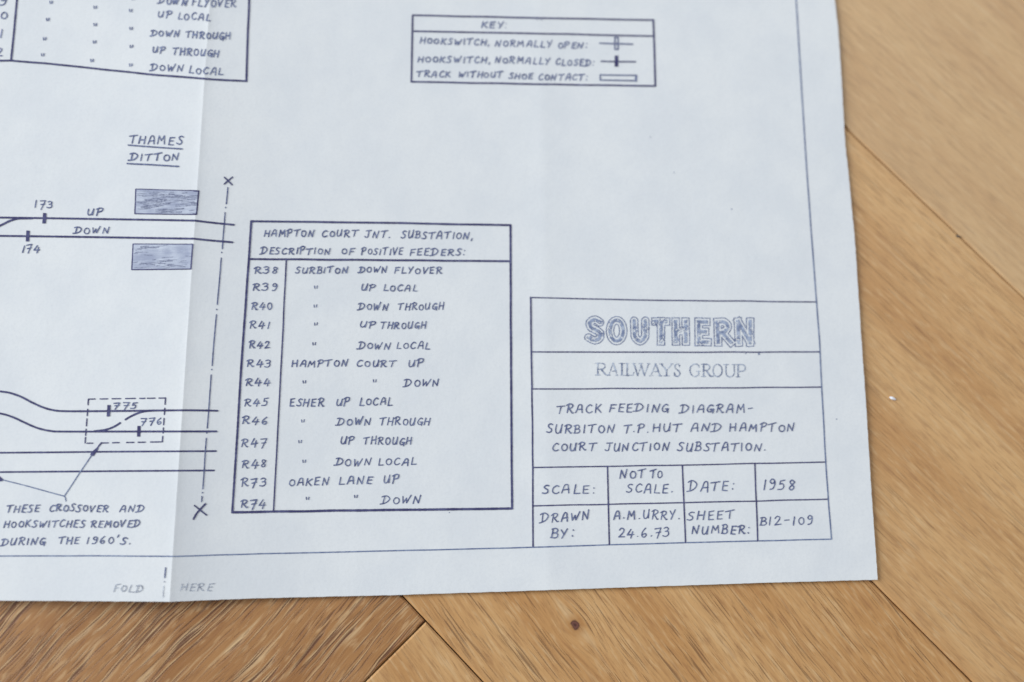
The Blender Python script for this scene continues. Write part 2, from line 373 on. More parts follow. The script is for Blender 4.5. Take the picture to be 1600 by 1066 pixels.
# ------------------------------------------------------------------ ink: flat strokes lying on the sheet
class Ink:
    count = 0
    def __init__(s): s.px, s.f, s.lift = [], [], []
    def poly(s, pts, faces, lift=None):
        if lift is None:
            Ink.count += 1; lift = 0.00008 + (Ink.count % 60) * 0.0000012
        i = len(s.px)
        s.px += [tuple(p) for p in pts]; s.lift += [lift] * len(pts)
        s.f += [tuple(i + k for k in f) for f in faces]
    def ribbon(s, pts, w, wob=0.12, ends=True):
        pts = np.array(pts, float)
        keep = [0]
        for k in range(1, len(pts)):
            if np.hypot(*(pts[k] - pts[keep[-1]])) > 0.05: keep.append(k)
        pts = pts[keep]
        if len(pts) < 2: pts = np.array([pts[0] - (0.3, 0), pts[0] + (0.3, 0)])
        t = np.diff(pts, axis=0); t /= np.linalg.norm(t, axis=1)[:, None]
        tn = np.concatenate([t[:1], t[:-1] + t[1:], t[-1:]]); tn /= np.linalg.norm(tn, axis=1)[:, None] + 1e-9
        nn = np.stack([-tn[:, 1], tn[:, 0]], 1)
        hw = np.array([w / 2 * (1 + wob * (rnd.random() - 0.5) * 2) for _ in pts])
        L = pts + nn * hw[:, None]; R = pts - nn * hw[:, None]
        n = len(pts)
        v = list(L) + list(R); f = [(k, k + 1, n + k + 1, n + k) for k in range(n - 1)]
        if ends:
            for e, sg in ((0, -1), (n - 1, 1)):
                b = len(v); arc = []
                for m in range(1, 5):
                    a = math.pi * m / 5
                    v.append(pts[e] + nn[e] * hw[e] * math.cos(a) + tn[e] * sg * hw[e] * math.sin(a)); arc.append(b + m - 1)
                f.append(tuple([e] + arc + [n + e]))
        s.poly(v, f)
    def stroke(s, pts, w, step=5.0, wob=0.12):
        """polyline; sharp corners are split so that every piece is a clean ribbon"""
        pts = [np.array(p, float) for p in pts]
        piece = [pts[0]]
        for k in range(1, len(pts)):
            a, b = pts[k - 1], pts[k]; d = np.hypot(*(b - a)); m = max(1, int(d / step))
            for j in range(1, m + 1): piece.append(a + (b - a) * j / m)
            if k < len(pts) - 1:
                t0 = (b - a) / (d + 1e-9); t1 = pts[k + 1] - b; t1 = t1 / (np.hypot(*t1) + 1e-9)
                if t0.dot(t1) < 0.72:
                    s.ribbon(piece, w, wob); piece = [b]
        s.ribbon(piece, w, wob)
    def line(s, a, b, w, drift=0.35, wob=0.10):
        a = np.array(a, float); b = np.array(b, float); d = np.hypot(*(b - a)); m = max(1, int(d / 1.8))
        nrm = np.array([-(b - a)[1], (b - a)[0]]) / (d + 1e-9)
        ph = rnd.random() * 100
        t = np.arange(m + 1) / m
        off = (vnoise(t * d / 45 + ph, np.zeros(m + 1), 3) - 0.5) * 2 * drift * np.sin(np.pi * t) ** 0.5
        s.ribbon(a + (b - a) * t[:, None] + nrm * off[:, None], w, wob)
    def path(s, pts, w, drift=0.35, wob=0.10):
        for a, b in zip(pts[:-1], pts[1:]): s.line(a, b, w, drift, wob)
    def curve(s, pts, w, wob=0.10): s.stroke(spline(pts, 10), w, 1.5, wob)
    def dot(s, c, r):
        s.poly([(c[0] + r * math.cos(a * math.pi / 4), c[1] + r * math.sin(a * math.pi / 4)) for a in range(8)], [tuple(range(8))])
    def box(s, x0, y0, x1, y1, w): s.path([(x0, y0), (x1, y0), (x1, y1), (x0, y1), (x0, y0)], w)
    def fill(s, q):
        (a, b, c, d) = [np.array(p, float) for p in q]
        n, m = 12, 6; v = []
        for j in range(m + 1):
            for i in range(n + 1):
                u, t = i / n, j / m
                v.append((a * (1 - u) + b * u) * (1 - t) + (d * (1 - u) + c * u) * t)
        s.poly(v, [(j * (n + 1) + i, j * (n + 1) + i + 1, (j + 1) * (n + 1) + i + 1, (j + 1) * (n + 1) + i) for j in range(m) for i in range(n)])
    def build(s, name, mat, parent, label=None):
        z = np.array(s.lift)
        p = P(np.array(s.px)); p[:, 2] += z
        f = []
        for q in s.f:                                   # keep every face looking up
            a, b, c = p[q[0]], p[q[1]], p[q[2]]
            cr = (b[0] - a[0]) * (c[1] - a[1]) - (b[1] - a[1]) * (c[0] - a[0])
            f.append(q if cr > 0 else q[::-1])
        return link_mesh(name, p, f, mat, parent, False, label)

def spline(pts, n=6):
    p = np.array([pts[0]] + list(pts) + [pts[-1]], float); out = []
    for k in range(1, len(p) - 2):
        for j in range(n):
            t = j / n
            out.append(0.5 * (2 * p[k] + (p[k + 1] - p[k - 1]) * t + (2 * p[k - 1] - 5 * p[k] + 4 * p[k + 1] - p[k + 2]) * t * t
                              + (3 * p[k] - p[k - 1] - 3 * p[k + 1] + p[k + 2]) * t ** 3))
    out.append(p[-2]); return out

# the draughtsman's capitals: advance width, then strokes (c = curved, l = straight), cap height 1, baseline 0
def el(cx, cy, rx, ry, a0=100, n=11): return [(cx + rx * math.cos(math.radians(a0 + 372 * k / n)), cy + ry * math.sin(math.radians(a0 + 372 * k / n))) for k in range(n + 1)]
HAND = {
 'A': (.80, [('c', [(0, 0), (.14, .4), (.30, .86), (.48, 1.0), (.64, .88), (.66, .5), (.68, -.02)]), ('l', [(.13, .36), (.70, .42)])]),
 'B': (.66, [('l', [(.16, .98), (.04, .0)]), ('c', [(.02, .93), (.36, 1.02), (.56, .82), (.42, .57), (.16, .50)]), ('c', [(.16, .50), (.5, .5), (.62, .25), (.42, .02), (-.04, .02)])]),
 'C': (.66, [('c', [(.64, .84), (.44, .97), (.14, .72), (.03, .32), (.2, .03), (.44, .04), (.64, .16)])]),
 'D': (.86, [('l', [(.24, .92), (.10, .04)]), ('c', [(-.06, .88), (.22, 1.0), (.56, .94), (.80, .62), (.62, .26), (.26, .05), (-.20, -.02)])]),
 'E': (.62, [('l', [(.14, .96), (.04, .02), (.52, .0)]), ('l', [(.12, .95), (.62, 1.0)]), ('l', [(.09, .50), (.50, .53)])]),
 'F': (.62, [('l', [(.14, .97), (.02, -.02)]), ('l', [(.10, .95), (.66, 1.02)]), ('l', [(.09, .49), (.50, .52)])]),
 'G': (.70, [('c', [(.64, .86), (.42, .97), (.13, .68), (.04, .3), (.2, .05), (.42, .08), (.64, .36)]), ('l', [(.34, .38), (.68, .42), (.60, -.10)])]),
 'H': (.74, [('l', [(.12, .97), (.0, .0)]), ('l', [(.70, 1.0), (.60, -.02)]), ('l', [(.05, .48), (.66, .52)])]),
 'I': (.26, [('l', [(.16, .90), (.08, .0)])]),
 'J': (.66, [('l', [(.08, .94), (.72, 1.0)]), ('c', [(.44, .97), (.38, .45), (.30, .06), (.12, -.04), (-.08, .10)])]),
 'K': (.70, [('l', [(.12, 1.0), (.02, .0)]), ('l', [(.64, .95), (.08, .42)]), ('l', [(.20, .52), (.64, .0)])]),
 'L': (.60, [('l', [(.16, 1.0), (.02, .02), (.56, .02)])]),
 'M': (.94, [('l', [(.0, .0), (.16, .94), (.42, .36), (.74, .97), (.80, .0)])]),
 'N': (.82, [('l', [(.0, .0), (.13, .88), (.54, .04), (.72, 1.02)])]),
 'O': (.70, [('c', el(.34, .42, .31, .41))]),
 'P': (.66, [('l', [(.14, .94), (.0, -.06)]), ('c', [(-.08, .84), (.28, 1.05), (.62, .94), (.50, .60), (.10, .46)])]),
 'R': (.74, [('l', [(.15, .90), (.02, .0)]), ('c', [(-.08, .82), (.26, 1.02), (.60, .88), (.48, .60), (.12, .48)]), ('c', [(.20, .50), (.42, .22), (.58, .0), (.70, .04)])]),
 'S': (.60, [('c', [(.60, .90), (.38, 1.0), (.14, .82), (.24, .58), (.46, .40), (.44, .12), (.20, -.01), (-.06, .08)])]),
 'T': (.76, [('l', [(-.06, .86), (.80, 1.0)]), ('l', [(.40, .94), (.26, .0)])]),
 'U': (.74, [('c', [(.10, .92), (.03, .38), (.13, .03), (.38, .08), (.58, .5), (.68, .98)]), ('l', [(.66, .9), (.58, .04)])]),
 'V': (.72, [('l', [(.04, .95), (.24, .0), (.68, 1.02)])]),
 'W': (1.0, [('l', [(.06, .86), (.14, .02), (.46, .62), (.54, .02), (.98, 1.0)])]),
 'X': (.64, [('l', [(.02, .98), (.6, .0)]), ('l', [(.62, 1.0), (.0, .02)])]),
 'Y': (.66, [('l', [(.06, .94), (.28, .48)]), ('l', [(.66, 1.03), (.12, -.06)])]),
 '0': (.64, [('c', el(.31, .48, .26, .47))]),
 '1': (.30, [('l', [(.18, .98), (.06, .0)])]),
 '2': (.70, [('c', [(.04, .78), (.26, 1.0), (.53, .85), (.40, .48), (.0, .02)]), ('l', [(.0, .02), (.64, .05)])]),
 '3': (.64, [('c', [(.04, .88), (.3, 1.0), (.53, .82), (.40, .58), (.20, .52)]), ('c', [(.20, .52), (.50, .48), (.52, .18), (.26, -.02), (-.08, .08)])]),
 '4': (.74, [('l', [(.36, 1.0), (.0, .30), (.70, .38)]), ('l', [(.56, .72), (.40, -.08)])]),
 '5': (.66, [('l', [(.64, 1.0), (.22, .95), (.14, .58)]), ('c', [(.14, .58), (.42, .62), (.52, .35), (.35, .05), (-.06, .02)])]),
 '6': (.62, [('c', [(.44, 1.0), (.12, .62), (.05, .2), (.25, .0), (.50, .18), (.40, .42), (.08, .28)])]),
 '7': (.70, [('l', [(.02, .90), (.68, .96), (.22, -.28)]), ('l', [(.14, .40), (.62, .48)])]),
 '8': (.62, [('c', [(.52, .84), (.26, 1.0), (.1, .78), (.3, .52), (.48, .25), (.25, .0), (.04, .2), (.3, .5), (.52, .78), (.50, .86)])]),
 '9': (.62, [('c', [(.50, .86), (.25, 1.0), (.06, .76), (.26, .55), (.50, .74), (.49, .4), (.32, .05), (.06, .0)])]),
 '.': (.28, [('l', [(.08, .03), (.12, .06)])]),
 ',': (.28, [('l', [(.12, .10), (.02, -.18)])]),
 ':': (.34, [('l', [(.16, .72), (.18, .66)]), ('l', [(.10, .14), (.12, .08)])]),
 '-': (.62, [('l', [(.04, .46), (.50, .50)])]),
 "'": (.24, [('l', [(.14, 1.12), (.04, .84)])]),
 '"': (.40, [('l', [(.10, .62), (.04, .28)]), ('l', [(.36, .66), (.30, .32)])]),
}
def write(ink, text, x0, y0, x1, y1, h, w=2.0, shear=0.08):
    h = h * 0.97 - 0.8; w = w * 0.90
    """one word: baseline from (x0,y0) to (x1,y1) in photo pixels, cap height h"""
    R = random.Random(text + str(int(x0)) + str(int(y0)))
    gap = 0.29
    adv = [HAND[ch][0] * (0.55 if False else 1) for ch in text]
    ext = sum(adv) + gap * (len(text) - 1)
    bx = np.array([x1 - x0, y1 - y0], float); L = np.hypot(*bx); ex = bx / L; ey = np.array([0.0, -1.0])
    last = 0.12
    sx = L / max(ext - last, 0.3)
    pen = 0.0
    for ch, a in zip(text, adv):
        jx, jy, js = R.uniform(-.045, .045), R.uniform(-.075, .075), R.uniform(.90, 1.07)
        rot = math.radians(R.uniform(-6, 6)); wk = w * R.uniform(.9, 1.12)
        for kind, pts in HAND[ch][1]:
            q = []
            for (px_, py_) in pts:
                px_ += R.uniform(-.018, .018); py_ += R.uniform(-.018, .018)
                X = px_ * math.cos(rot) - py_ * math.sin(rot) * 0.6; Y = (py_ + px_ * math.sin(rot)) * js + jy
                X = (pen + jx + X) * sx + shear * Y * h
                q.append(np.array([x0, y0]) + ex * X + ey * (Y * h))
            if kind == 'c': q = spline(q, 6)
            ink.stroke(q, wk, 3.0, 0.14)
        pen += a + gap
def ditto(ink, x, y, w=1.6, s=0.85):
    ink.stroke([(x - 2.6 * s, y - 2.2 * s), (x - 2.0 * s, y + 2.0 * s)], w, 2)
    ink.stroke([(x + 2.4 * s, y - 2.4 * s), (x + 1.6 * s, y + 1.8 * s)], w, 2)

# --- border of the drawing
k = Ink()
bb = [(-700, 866), (0, 869), (150, 868.6), (272, 869.5), (400, 865.6), (600, 861), (800, 856.3), (952, 851.3), (1070, 848), (1200, 845), (1299, 842.5)]
k.path(bb, 1.9, 0.2)
rb = [(1180, -620), (1243.7, 0), (1247.6, 62), (1253.7, 162), (1260.3, 266), (1275.5, 471), (1280.5, 535), (1283.7, 605), (1290, 722), (1294, 781), (1299, 842.5)]
k.path(rb, 1.9, 0.2)
k.build('border_line', INK_THIN, sheet)

# --- key of symbols
k = Ink()
k.path([(644.7, 24), (845, 28.6), (1020.7, 31.6)], 2.5); k.line((1020.7, 31.6), (1023.7, 134.8), 2.9); k.line((644.7, 24), (642.5, 128), 2.7)
k.path([(642.5, 128), (850, 132), (1023.7, 134.8)], 2.6); k.path([(644, 49), (850, 53), (1021.5, 56.7)], 2.4)
PALE_PEN = ink_material('faint_fine_pen_ink', srgb(98, 105, 140), srgb(150, 158, 184), 0.35, 0.8, 900.0)
key = k.build('key_table', INK_BOLD, sheet, 'small ruled key of three symbols near the top edge')
k = Ink()
for a in [('KEY', 752, 44, 785, 44.5, 10.5), ('HOOKSWITCH,', 656.3, 68.4, 764.4, 71, 10.5), ('NORMALLY', 773.5, 71.8, 860.6, 74, 10.5), ('OPEN:', 871.6, 74.6, 917, 75.4, 10.5),
          ('HOOKSWITCH,', 653, 97, 765.8, 98.6, 10.5), ('NORMALLY', 773.5, 98.2, 857.9, 100.6, 10.5), ('CLOSED:', 868.9, 102, 928, 103, 10.5),
          ('TRACK', 651.6, 120.4, 702.5, 120.6, 10.5), ('WITHOUT', 716, 121, 783.6, 121.4, 10.5), ('SHOE', 795, 123, 831, 123.5, 9.5), ('CONTACT:', 841.4, 125, 917, 125.4, 10.5)]:
    write(k, *a, w=2.0)
k.dot((790.5, 37.5), .8); k.dot((790, 43.5), .8); k.stroke([(840, 27), (838.5, 31)], 1.2, 3); k.stroke([(848, 27), (846, 32)], 1.2, 3)
k.build('lettering', PALE_PEN, key)
k = Ink(); k.line((936.8, 67.7), (988.5, 69.3), 2.2); k.box(960.5, 59, 965.6, 77.5, 2.0); k.build('switch_symbol', INK_PEN, key, 'open hollow switch symbol')
k = Ink(); k.line((939, 96), (992.6, 96.8), 2.2); k.fill([(960.3, 87.2), (966, 87.2), (966, 104.5), (960.3, 104.5)]); k.build('switch_symbol', INK_BOLD, key, 'closed solid switch symbol')
k = Ink(); k.path([(937.8, 117.2), (994, 118.2)], 2.0); k.line((994, 118.2), (993.6, 126.6), 3.2); k.path([(993.6, 126.6), (937.8, 125.6), (937.8, 117.2)], 2.0); k.build('track_symbol', INK_PEN, key)

# --- table of feeders
k = Ink()
k.path([(392.7, 346), (600, 348.4), (797.6, 352)], 3.1); k.path([(797.6, 352), (797.8, 408), (798.4, 580), (800, 794.6)], 3.3)
k.path([(392.7, 346), (389, 404), (378.6, 550), (363, 800.6)], 3.4); k.path([(363, 800.6), (600, 797), (800, 794.6)], 3.8)
k.path([(388.6, 405), (600, 406.8), (797.8, 408.4)], 3.0); k.path([(447.3, 406.5), (440.3, 553), (427.4, 799)], 2.2)
ft = k.build('feeder_table', INK_BOLD, sheet, 'tall ruled table of feeders in the middle of the sheet')
k = Ink()
FT_WORDS = [('HAMPTON', 412.8, 369.2, 489.5, 369.4, 11.6), ('COURT', 503.6, 369.6, 557, 370, 11), ('JNT.', 571.4, 371, 609, 371.3, 11.5), ('SUBSTATION,', 627.3, 372, 738.4, 374, 12.5),
 ('DESCRIPTION', 408, 397, 515.4, 397.4, 11.3), ('OF', 533.7, 397.6, 551.4, 397.8, 11), ('POSITIVE', 565.2, 397.8, 628.2, 398.4, 11.5), ('FEEDERS:', 640.6, 399, 725.8, 399.6, 11.5),
 ('R38', 398, 427.2, 432, 427.2, 11.5), ('SURBITON', 462, 426.6, 542.4, 426.6, 11), ('DOWN', 561, 425.8, 604, 426, 10.5), ('FLYOVER', 616.7, 427, 689.2, 427.2, 11),
 ('R39', 395.3, 454.3, 431.3, 454.6, 12), ('UP', 564.6, 453.4, 584, 453.4, 11), ('LOCAL', 599.2, 454.4, 650.7, 454.6, 10.5),
 ('R40', 393, 483.4, 424.3, 483.4, 12), ('DOWN', 560.5, 484.6, 605.7, 484.6, 12), ('THROUGH', 622.3, 483.8, 692, 484, 11.5),
 ('R41', 391, 513.8, 420, 513.8, 12), ('UP', 562.7, 511.8, 585, 512.5, 11.5), ('THROUGH', 595, 513.4, 663.9, 513.6, 11.5),
 ('R42', 389.7, 543.8, 420, 543.8, 12), ('DOWN', 559.5, 545.2, 609, 545.2, 12), ('LOCAL', 620.3, 545.2, 670.4, 545.2, 11.5),
 ('R43', 387, 572.8, 421.5, 572.8, 12), ('HAMPTON', 455.8, 573, 542, 573, 11.5), ('COURT', 557.9, 572.8, 616, 572.8, 11.5), ('UP', 638, 572.6, 660, 572.6, 12),
 ('R44', 384.7, 602.6, 421, 602.6, 12.5), ('DOWN', 632.5, 603.5, 684.9, 603.5, 12.5),
 ('R45', 381.7, 633.8, 417, 633.6, 12.5), ('ESHER', 452.8, 634.6, 504.2, 634.6, 13), ('UP', 525.4, 633.6, 544.5, 633.6, 12.5), ('LOCAL', 562, 633.2, 611.5, 633, 12.5),
 ('R46', 378.8, 662.4, 416, 662.4, 12.5), ('DOWN', 527, 664.2, 579, 664, 12.5), ('THROUGH', 593.8, 664, 670.2, 664, 13),
 ('R47', 377.9, 697.5, 414, 697.5, 13), ('UP', 531.5, 694.4, 551.4, 694.2, 12.5), ('THROUGH', 568, 694.6, 641.7, 694.4, 13),
 ('R48', 378.5, 730.8, 414, 730.8, 13.5), ('DOWN', 524.5, 727.6, 578.6, 727.4, 13), ('LOCAL', 591.8, 727, 649, 726.6, 12.5),
 ('R73', 377.3, 760.4, 413.7, 760.2, 13), ('OAKEN', 451.4, 758.8, 512.2, 757.4, 13), ('LANE', 529.8, 756.6, 579.7, 755.8, 12.5), ('UP', 599.7, 755, 620.8, 754.8, 13.5),
 ('R74', 376.4, 793.4, 412.6, 793.4, 13.5), ('DOWN', 597, 787, 655.5, 785.8, 13)]
for a in FT_WORDS: write(k, *a, w=1.95)
for a in [(493.7, 449), (492.9, 478.5), (493.7, 506.6), (491, 537.6), (475.7, 597), (585.6, 595.5), (473.4, 658), (469, 690.4), (475.4, 721), (480.7, 779), (556.2, 776)]:
    ditto(k, *a)
k.build('lettering', INK_PEN, ft)

# --- second table, running off the top of the picture
k = Ink()
k.path([(391, -150), (389.3, 0), (385, 127)], 3.3); k.path([(-420, 92), (0, 95.2), (19, 95), (67.5, 98.9), (182.5, 111), (250, 118), (325, 123.8), (385, 127)], 2.9); k.path([(36, -150), (26.6, 0), (17.3, 95)], 3.0)
ft2 = k.build('feeder_table', INK_BOLD, sheet, 'ruled table running out of view above the station name')
k = Ink()
for a in [('DOWN', 248, 6, 291, 9, 12.5), ('FLYOVER', 300, 9, 367.5, 12, 13), ('UP', 247, 27, 266.5, 28, 11.5), ('LOCAL', 278, 30.5, 327.5, 32, 12),
          ('DOWN', 236, 56, 279.5, 57.5, 11), ('THROUGH', 290.5, 58.6, 359, 62.5, 12), ('UP', 239, 82, 256.5, 83, 11), ('THROUGH', 270.5, 85, 340.5, 89, 12),
          ('DOWN', 235.5, 110, 285, 111.5, 11.5), ('LOCAL', 296, 114, 347.5, 117.5, 12), ('9', -1, 8, 9, 8, 14), ('0', 0, 29, 9, 29, 11), ('1', 0.5, 58, 3, 58, 13), ('2', -6, 88, 3, 88, 13)]:
    write(k, *a, w=2.1)
for a in [(80, 4), (75, 31), (70, 61), (67, 86), (149, 12), (149, 39), (148, 66), (144, 95), (204.5, 17), (205, 45), (205.5, 73), (204.5, 102), (208, -2)]:
    ditto(k, *a, w=1.8, s=0.8)
k.build('lettering', PALE_PEN, ft2)

# --- title block
k = Ink()
k.path([(829, 465), (831, 608), (832.5, 731), (832.8, 855)], 2.4); k.path([(829, 465), (1000, 469), (1276, 472)], 1.9); k.path([(830.4, 550), (1060, 550.6), (1280, 550)], 2.0)
k.path([(831.5, 608), (1060, 606.8), (1283.5, 605)], 1.9); k.path([(832.5, 730.6), (1060, 727), (1290.4, 722)], 2.0); k.path([(833, 790.6), (1068, 785.6), (1294, 780.2)], 2.0)
k.path([(949, 728.6), (952, 851)], 2.2); k.path([(1066, 727), (1071, 848)], 2.2); k.path([(1179.2, 724.6), (1183.7, 845.5)], 2.2)
tb = k.build('title_block', INK_BOLD, sheet, 'ruled title block in the corner of the sheet')
k = Ink()
for a in [('TRACK', 870, 645.4, 938, 645.4, 14.5), ('FEEDING', 952, 643.4, 1043.3, 643.6, 13.5), ('DIAGRAM-', 1063.4, 644.8, 1176, 645, 14),
          ('SURBITON', 855, 676.8, 959, 676.8, 14.5), ('T.P.', 974.6, 676, 1012.2, 676, 14), ('HUT', 1020, 675.4, 1062.3, 675.2, 14), ('AND', 1078.8, 673.6, 1125.3, 673.6, 13.5), ('HAMPTON', 1140.3, 674, 1240, 674, 13.5),
          ('COURT', 863.2, 704.6, 929, 704.6, 13.5), ('JUNCTION', 946.5, 704.6, 1044, 703.6, 14), ('SUBSTATION.', 1059.5, 704.4, 1196, 704.4, 14),
          ('SCALE:', 847.6, 771, 929, 771, 14.5), ('NOT', 968, 748.2, 1006, 747.6, 14.5), ('TO', 1016, 747, 1033.5, 746.6, 14.5), ('SCALE.', 979.8, 769.8, 1051, 769.8, 14.5),
          ('DATE:', 1076.5, 766.4, 1146, 766.6, 16), ('1958', 1192.3, 765.6, 1239.6, 765.6, 16.5), ('DRAWN', 846, 816.6, 919.6, 812, 15), ('BY:', 860, 839.6, 896, 839, 15.5),
          ('A.M.URRY.', 958.6, 811, 1061, 811, 15), ('24.6.73', 966.5, 839.4, 1044.5, 838.6, 15), ('SHEET', 1075.2, 812.4, 1145, 811, 14.5), ('NUMBER:', 1080.8, 834.6, 1171, 833, 14.5),
          ('B12-109', 1187.2, 820.6, 1269.2, 819.2, 14)]:
    write(k, *a, w=2.0, shear=0.03)
k.build('lettering', INK_PEN, tb)

# rubber stamps: signed distance to the letter skeletons, broken up where the rubber left no ink
def seg_dist(X, Y, pts):
    d = np.full(X.shape, 1e9)
    for (ax, ay), (bx, by) in zip(pts[:-1], pts[1:]):
        vx, vy = bx - ax, by - ay; L2 = vx * vx + vy * vy + 1e-9
        t = np.clip(((X - ax) * vx + (Y - ay) * vy) / L2, 0, 1)
        d = np.minimum(d, np.hypot(X - ax - t * vx, Y - ay - t * vy))
    return d
def seg_dist_square(X, Y, pts):
    """distance with flat (square) stroke ends"""
    d = np.full(X.shape, 1e9)
    for (ax, ay), (bx, by) in zip(pts[:-1], pts[1:]):
        vx, vy = bx - ax, by - ay; L = math.hypot(vx, vy) + 1e-9
        s = ((X - ax) * vx + (Y - ay) * vy) / L; n = np.abs((X - ax) * -vy + (Y - ay) * vx) / L
        d = np.minimum(d, np.maximum(n, np.maximum(-s, s - L)))
    return d
def grid_ink(mask, x0, y0, st):
    k = Ink(); ny, nx = mask.shape
    ids = -np.ones((ny + 1, nx + 1), int); pts = []; f = []
    for j, i in zip(*np.nonzero(mask)):
        q = []
        for dj, di in ((0, 0), (1, 0), (1, 1), (0, 1)):
            if ids[j + dj, i + di] < 0:
                ids[j + dj, i + di] = len(pts); pts.append((x0 + (i + di) * st, y0 + (j + dj) * st))
            q.append(ids[j + dj, i + di])
        f.append(tuple(q))
    k.poly(pts, f, 0.00007); return k
st = 0.38; x0, y0 = 908, 488; nx, ny = int(278 / st), int(60 / st)
X, Y = np.meshgrid(x0 + (np.arange(nx) + .5) * st, y0 + (np.arange(ny) + .5) * st)
r = 6.2
def zz(pts): return [(900 + a / 5.517, 480 + b / 5.517) for a, b in pts]
LET = [
 (0, spline(zz([(206, 132), (160, 108), (118, 135), (130, 175), (175, 200), (208, 228), (200, 268), (160, 286), (105, 262)]), 8)),
 (0, zz([(349 + 57 * math.cos(a * math.pi / 16), 203 + 90 * math.sin(a * math.pi / 16)) for a in range(33)])),
 (1, spline(zz([(500, 118), (503, 210), (510, 262), (552, 294), (590, 262), (596, 210), (596, 118)]), 8)),
 (1, zz([(683, 125), (775, 125)])), (1, zz([(731, 122), (731, 296)])),
 (1, zz([(858, 125), (860, 296)])), (1, zz([(943, 125), (946, 296)])), (1, zz([(858, 205), (944, 205)])),
 (1, zz([(1056, 125), (1058, 302)])), (1, zz([(1056, 128), (1122, 128)])), (1, zz([(1056, 212), (1112, 212)])), (1, zz([(1056, 300), (1134, 302)])),
 (1, zz([(1218, 128), (1224, 304)])), (0, spline(zz([(1222, 130), (1275, 128), (1308, 165), (1280, 212), (1226, 222)]), 8)), (1, zz([(1262, 222), (1334, 304)])),
 (1, zz([(1394, 125), (1402, 306)])), (1, zz([(1396, 125), (1498, 300)])), (1, zz([(1500, 125), (1500, 306)]))]
d = np.full(X.shape, 1e9)
for sq, pts in LET:
    d = np.minimum(d, (seg_dist_square(X, Y, pts) if sq and len(pts) == 2 else seg_dist(X, Y, pts)) if True else 0)
n1 = vnoise(X / 1.1, Y / 1.1, 1); n2 = vnoise(X / 14, Y / 9, 2); n3 = vnoise(X / 3.0, Y / 3.0, 6)
d = d + (n3 - .5) * 0.35
core = (d < 2.55 + (n1 - .5) * 1.2) & (n1 * .6 + n3 * .4 > 0.34 + 0.22 * (n2 - .5))
rim = (d > r - 1.05) & (d < r + 0.25 + (n1 - .5) * .5) & (n1 > 0.08 + .2 * (n2 - .5))
clog = (d < r) & (n2 > 0.78) & (n1 > 0.6)
k = grid_ink(rim | clog, x0, y0, st); so = k.build('outlined_stamp', STAMP_RIM, tb, 'large outlined capitals in patchy blue stamp ink')
k = grid_ink(core & ~rim & ~clog, x0, y0, st); k.build('letter_fill', STAMP, so)

st = 0.4; x0, y0 = 926, 562; nx, ny = int(246 / st), int(34 / st)
X, Y = np.meshgrid(x0 + (np.arange(nx) + .5) * st, y0 + (np.arange(ny) + .5) * st)
def serif(ch, ax, bx, yt, yb_):
    w = bx - ax; h = yb_ - yt; pt = lambda p: [(ax + a * w, yb_ - b * h) for a, b in p]
    T, t = 1.15, 0.62; out = []
    def s(p, wd, cur=False): out.append((wd, spline(pt(p), 8) if cur else pt(p)))
    def foot(x, y, L=.17): s([(x - L, y), (x + L, y)], .55)
    if ch == 'R': s([(.18, 0), (.18, 1)], T); s([(.18, 1), (.55, .98), (.72, .76), (.55, .52), (.18, .5)], .85, True); s([(.42, .5), (.62, .2), (.8, .02), (1, .02)], T, True); foot(.18, 0); foot(.12, 1, .14)
    if ch == 'P': s([(.22, 0), (.22, 1)], T); s([(.22, 1), (.7, .98), (.9, .74), (.7, .48), (.22, .46)], .9, True); foot(.22, 0); foot(.16, 1, .14)
    if ch == 'A': s([(.12, 0), (.48, 1)], t); s([(.48, 1), (.86, 0)], T); s([(.24, .35), (.7, .35)], t); foot(.12, 0, .13); foot(.86, 0, .15)
    if ch == 'I': s([(.5, 0), (.5, 1)], T); foot(.5, 0, .4); foot(.5, 1, .4)
    if ch == 'L': s([(.25, 0), (.25, 1)], T); s([(.25, 0), (.88, .02), (.96, .25)], .7); foot(.25, 0); foot(.25, 1)
    if ch == 'W': s([(.08, 1), (.3, 0)], T); s([(.3, 0), (.5, .9)], t); s([(.46, 1), (.68, 0)], T); s([(.68, 0), (.92, 1)], t); foot(.08, 1, .1); foot(.46, 1, .1); foot(.92, 1, .08)
    if ch == 'Y': s([(.1, 1), (.5, .45)], T); s([(.5, .45), (.9, 1)], t); s([(.5, .45), (.5, 0)], T); foot(.1, 1, .13); foot(.9, 1, .1); foot(.5, 0, .2)
    if ch == 'S': s([(.82, .8), (.7, .97), (.4, 1), (.18, .8), (.35, .58), (.7, .42), (.85, .2), (.62, .0), (.3, .02), (.14, .22)], .95, True); s([(.84, .98), (.84, .74)], t); s([(.12, .28), (.12, .02)], t)
    if ch == 'G': s([(.9, .78), (.75, .97), (.45, 1), (.12, .75), (.1, .3), (.4, .0), (.72, .03), (.88, .2)], .9, True); s([(.88, .42), (.88, .08)], .9); foot(.85, .42, .16); s([(.92, 1), (.92, .74)], t)
    if ch == 'O': s([(.5 + .42 * math.cos(a * math.pi / 12), .5 + .5 * math.sin(a * math.pi / 12)) for a in range(25)], .85)
    if ch == 'U': s([(.2, 1), (.2, .3), (.32, .04), (.55, .0), (.75, .12), (.82, .35), (.82, 1)], .85, True); foot(.2, 1, .2); foot(.82, 1, .17)
    return out
mask = np.zeros(X.shape, bool); n1 = vnoise(X / 1.2, Y / 1.2, 11); n2 = vnoise(X / 10, Y / 7, 12)
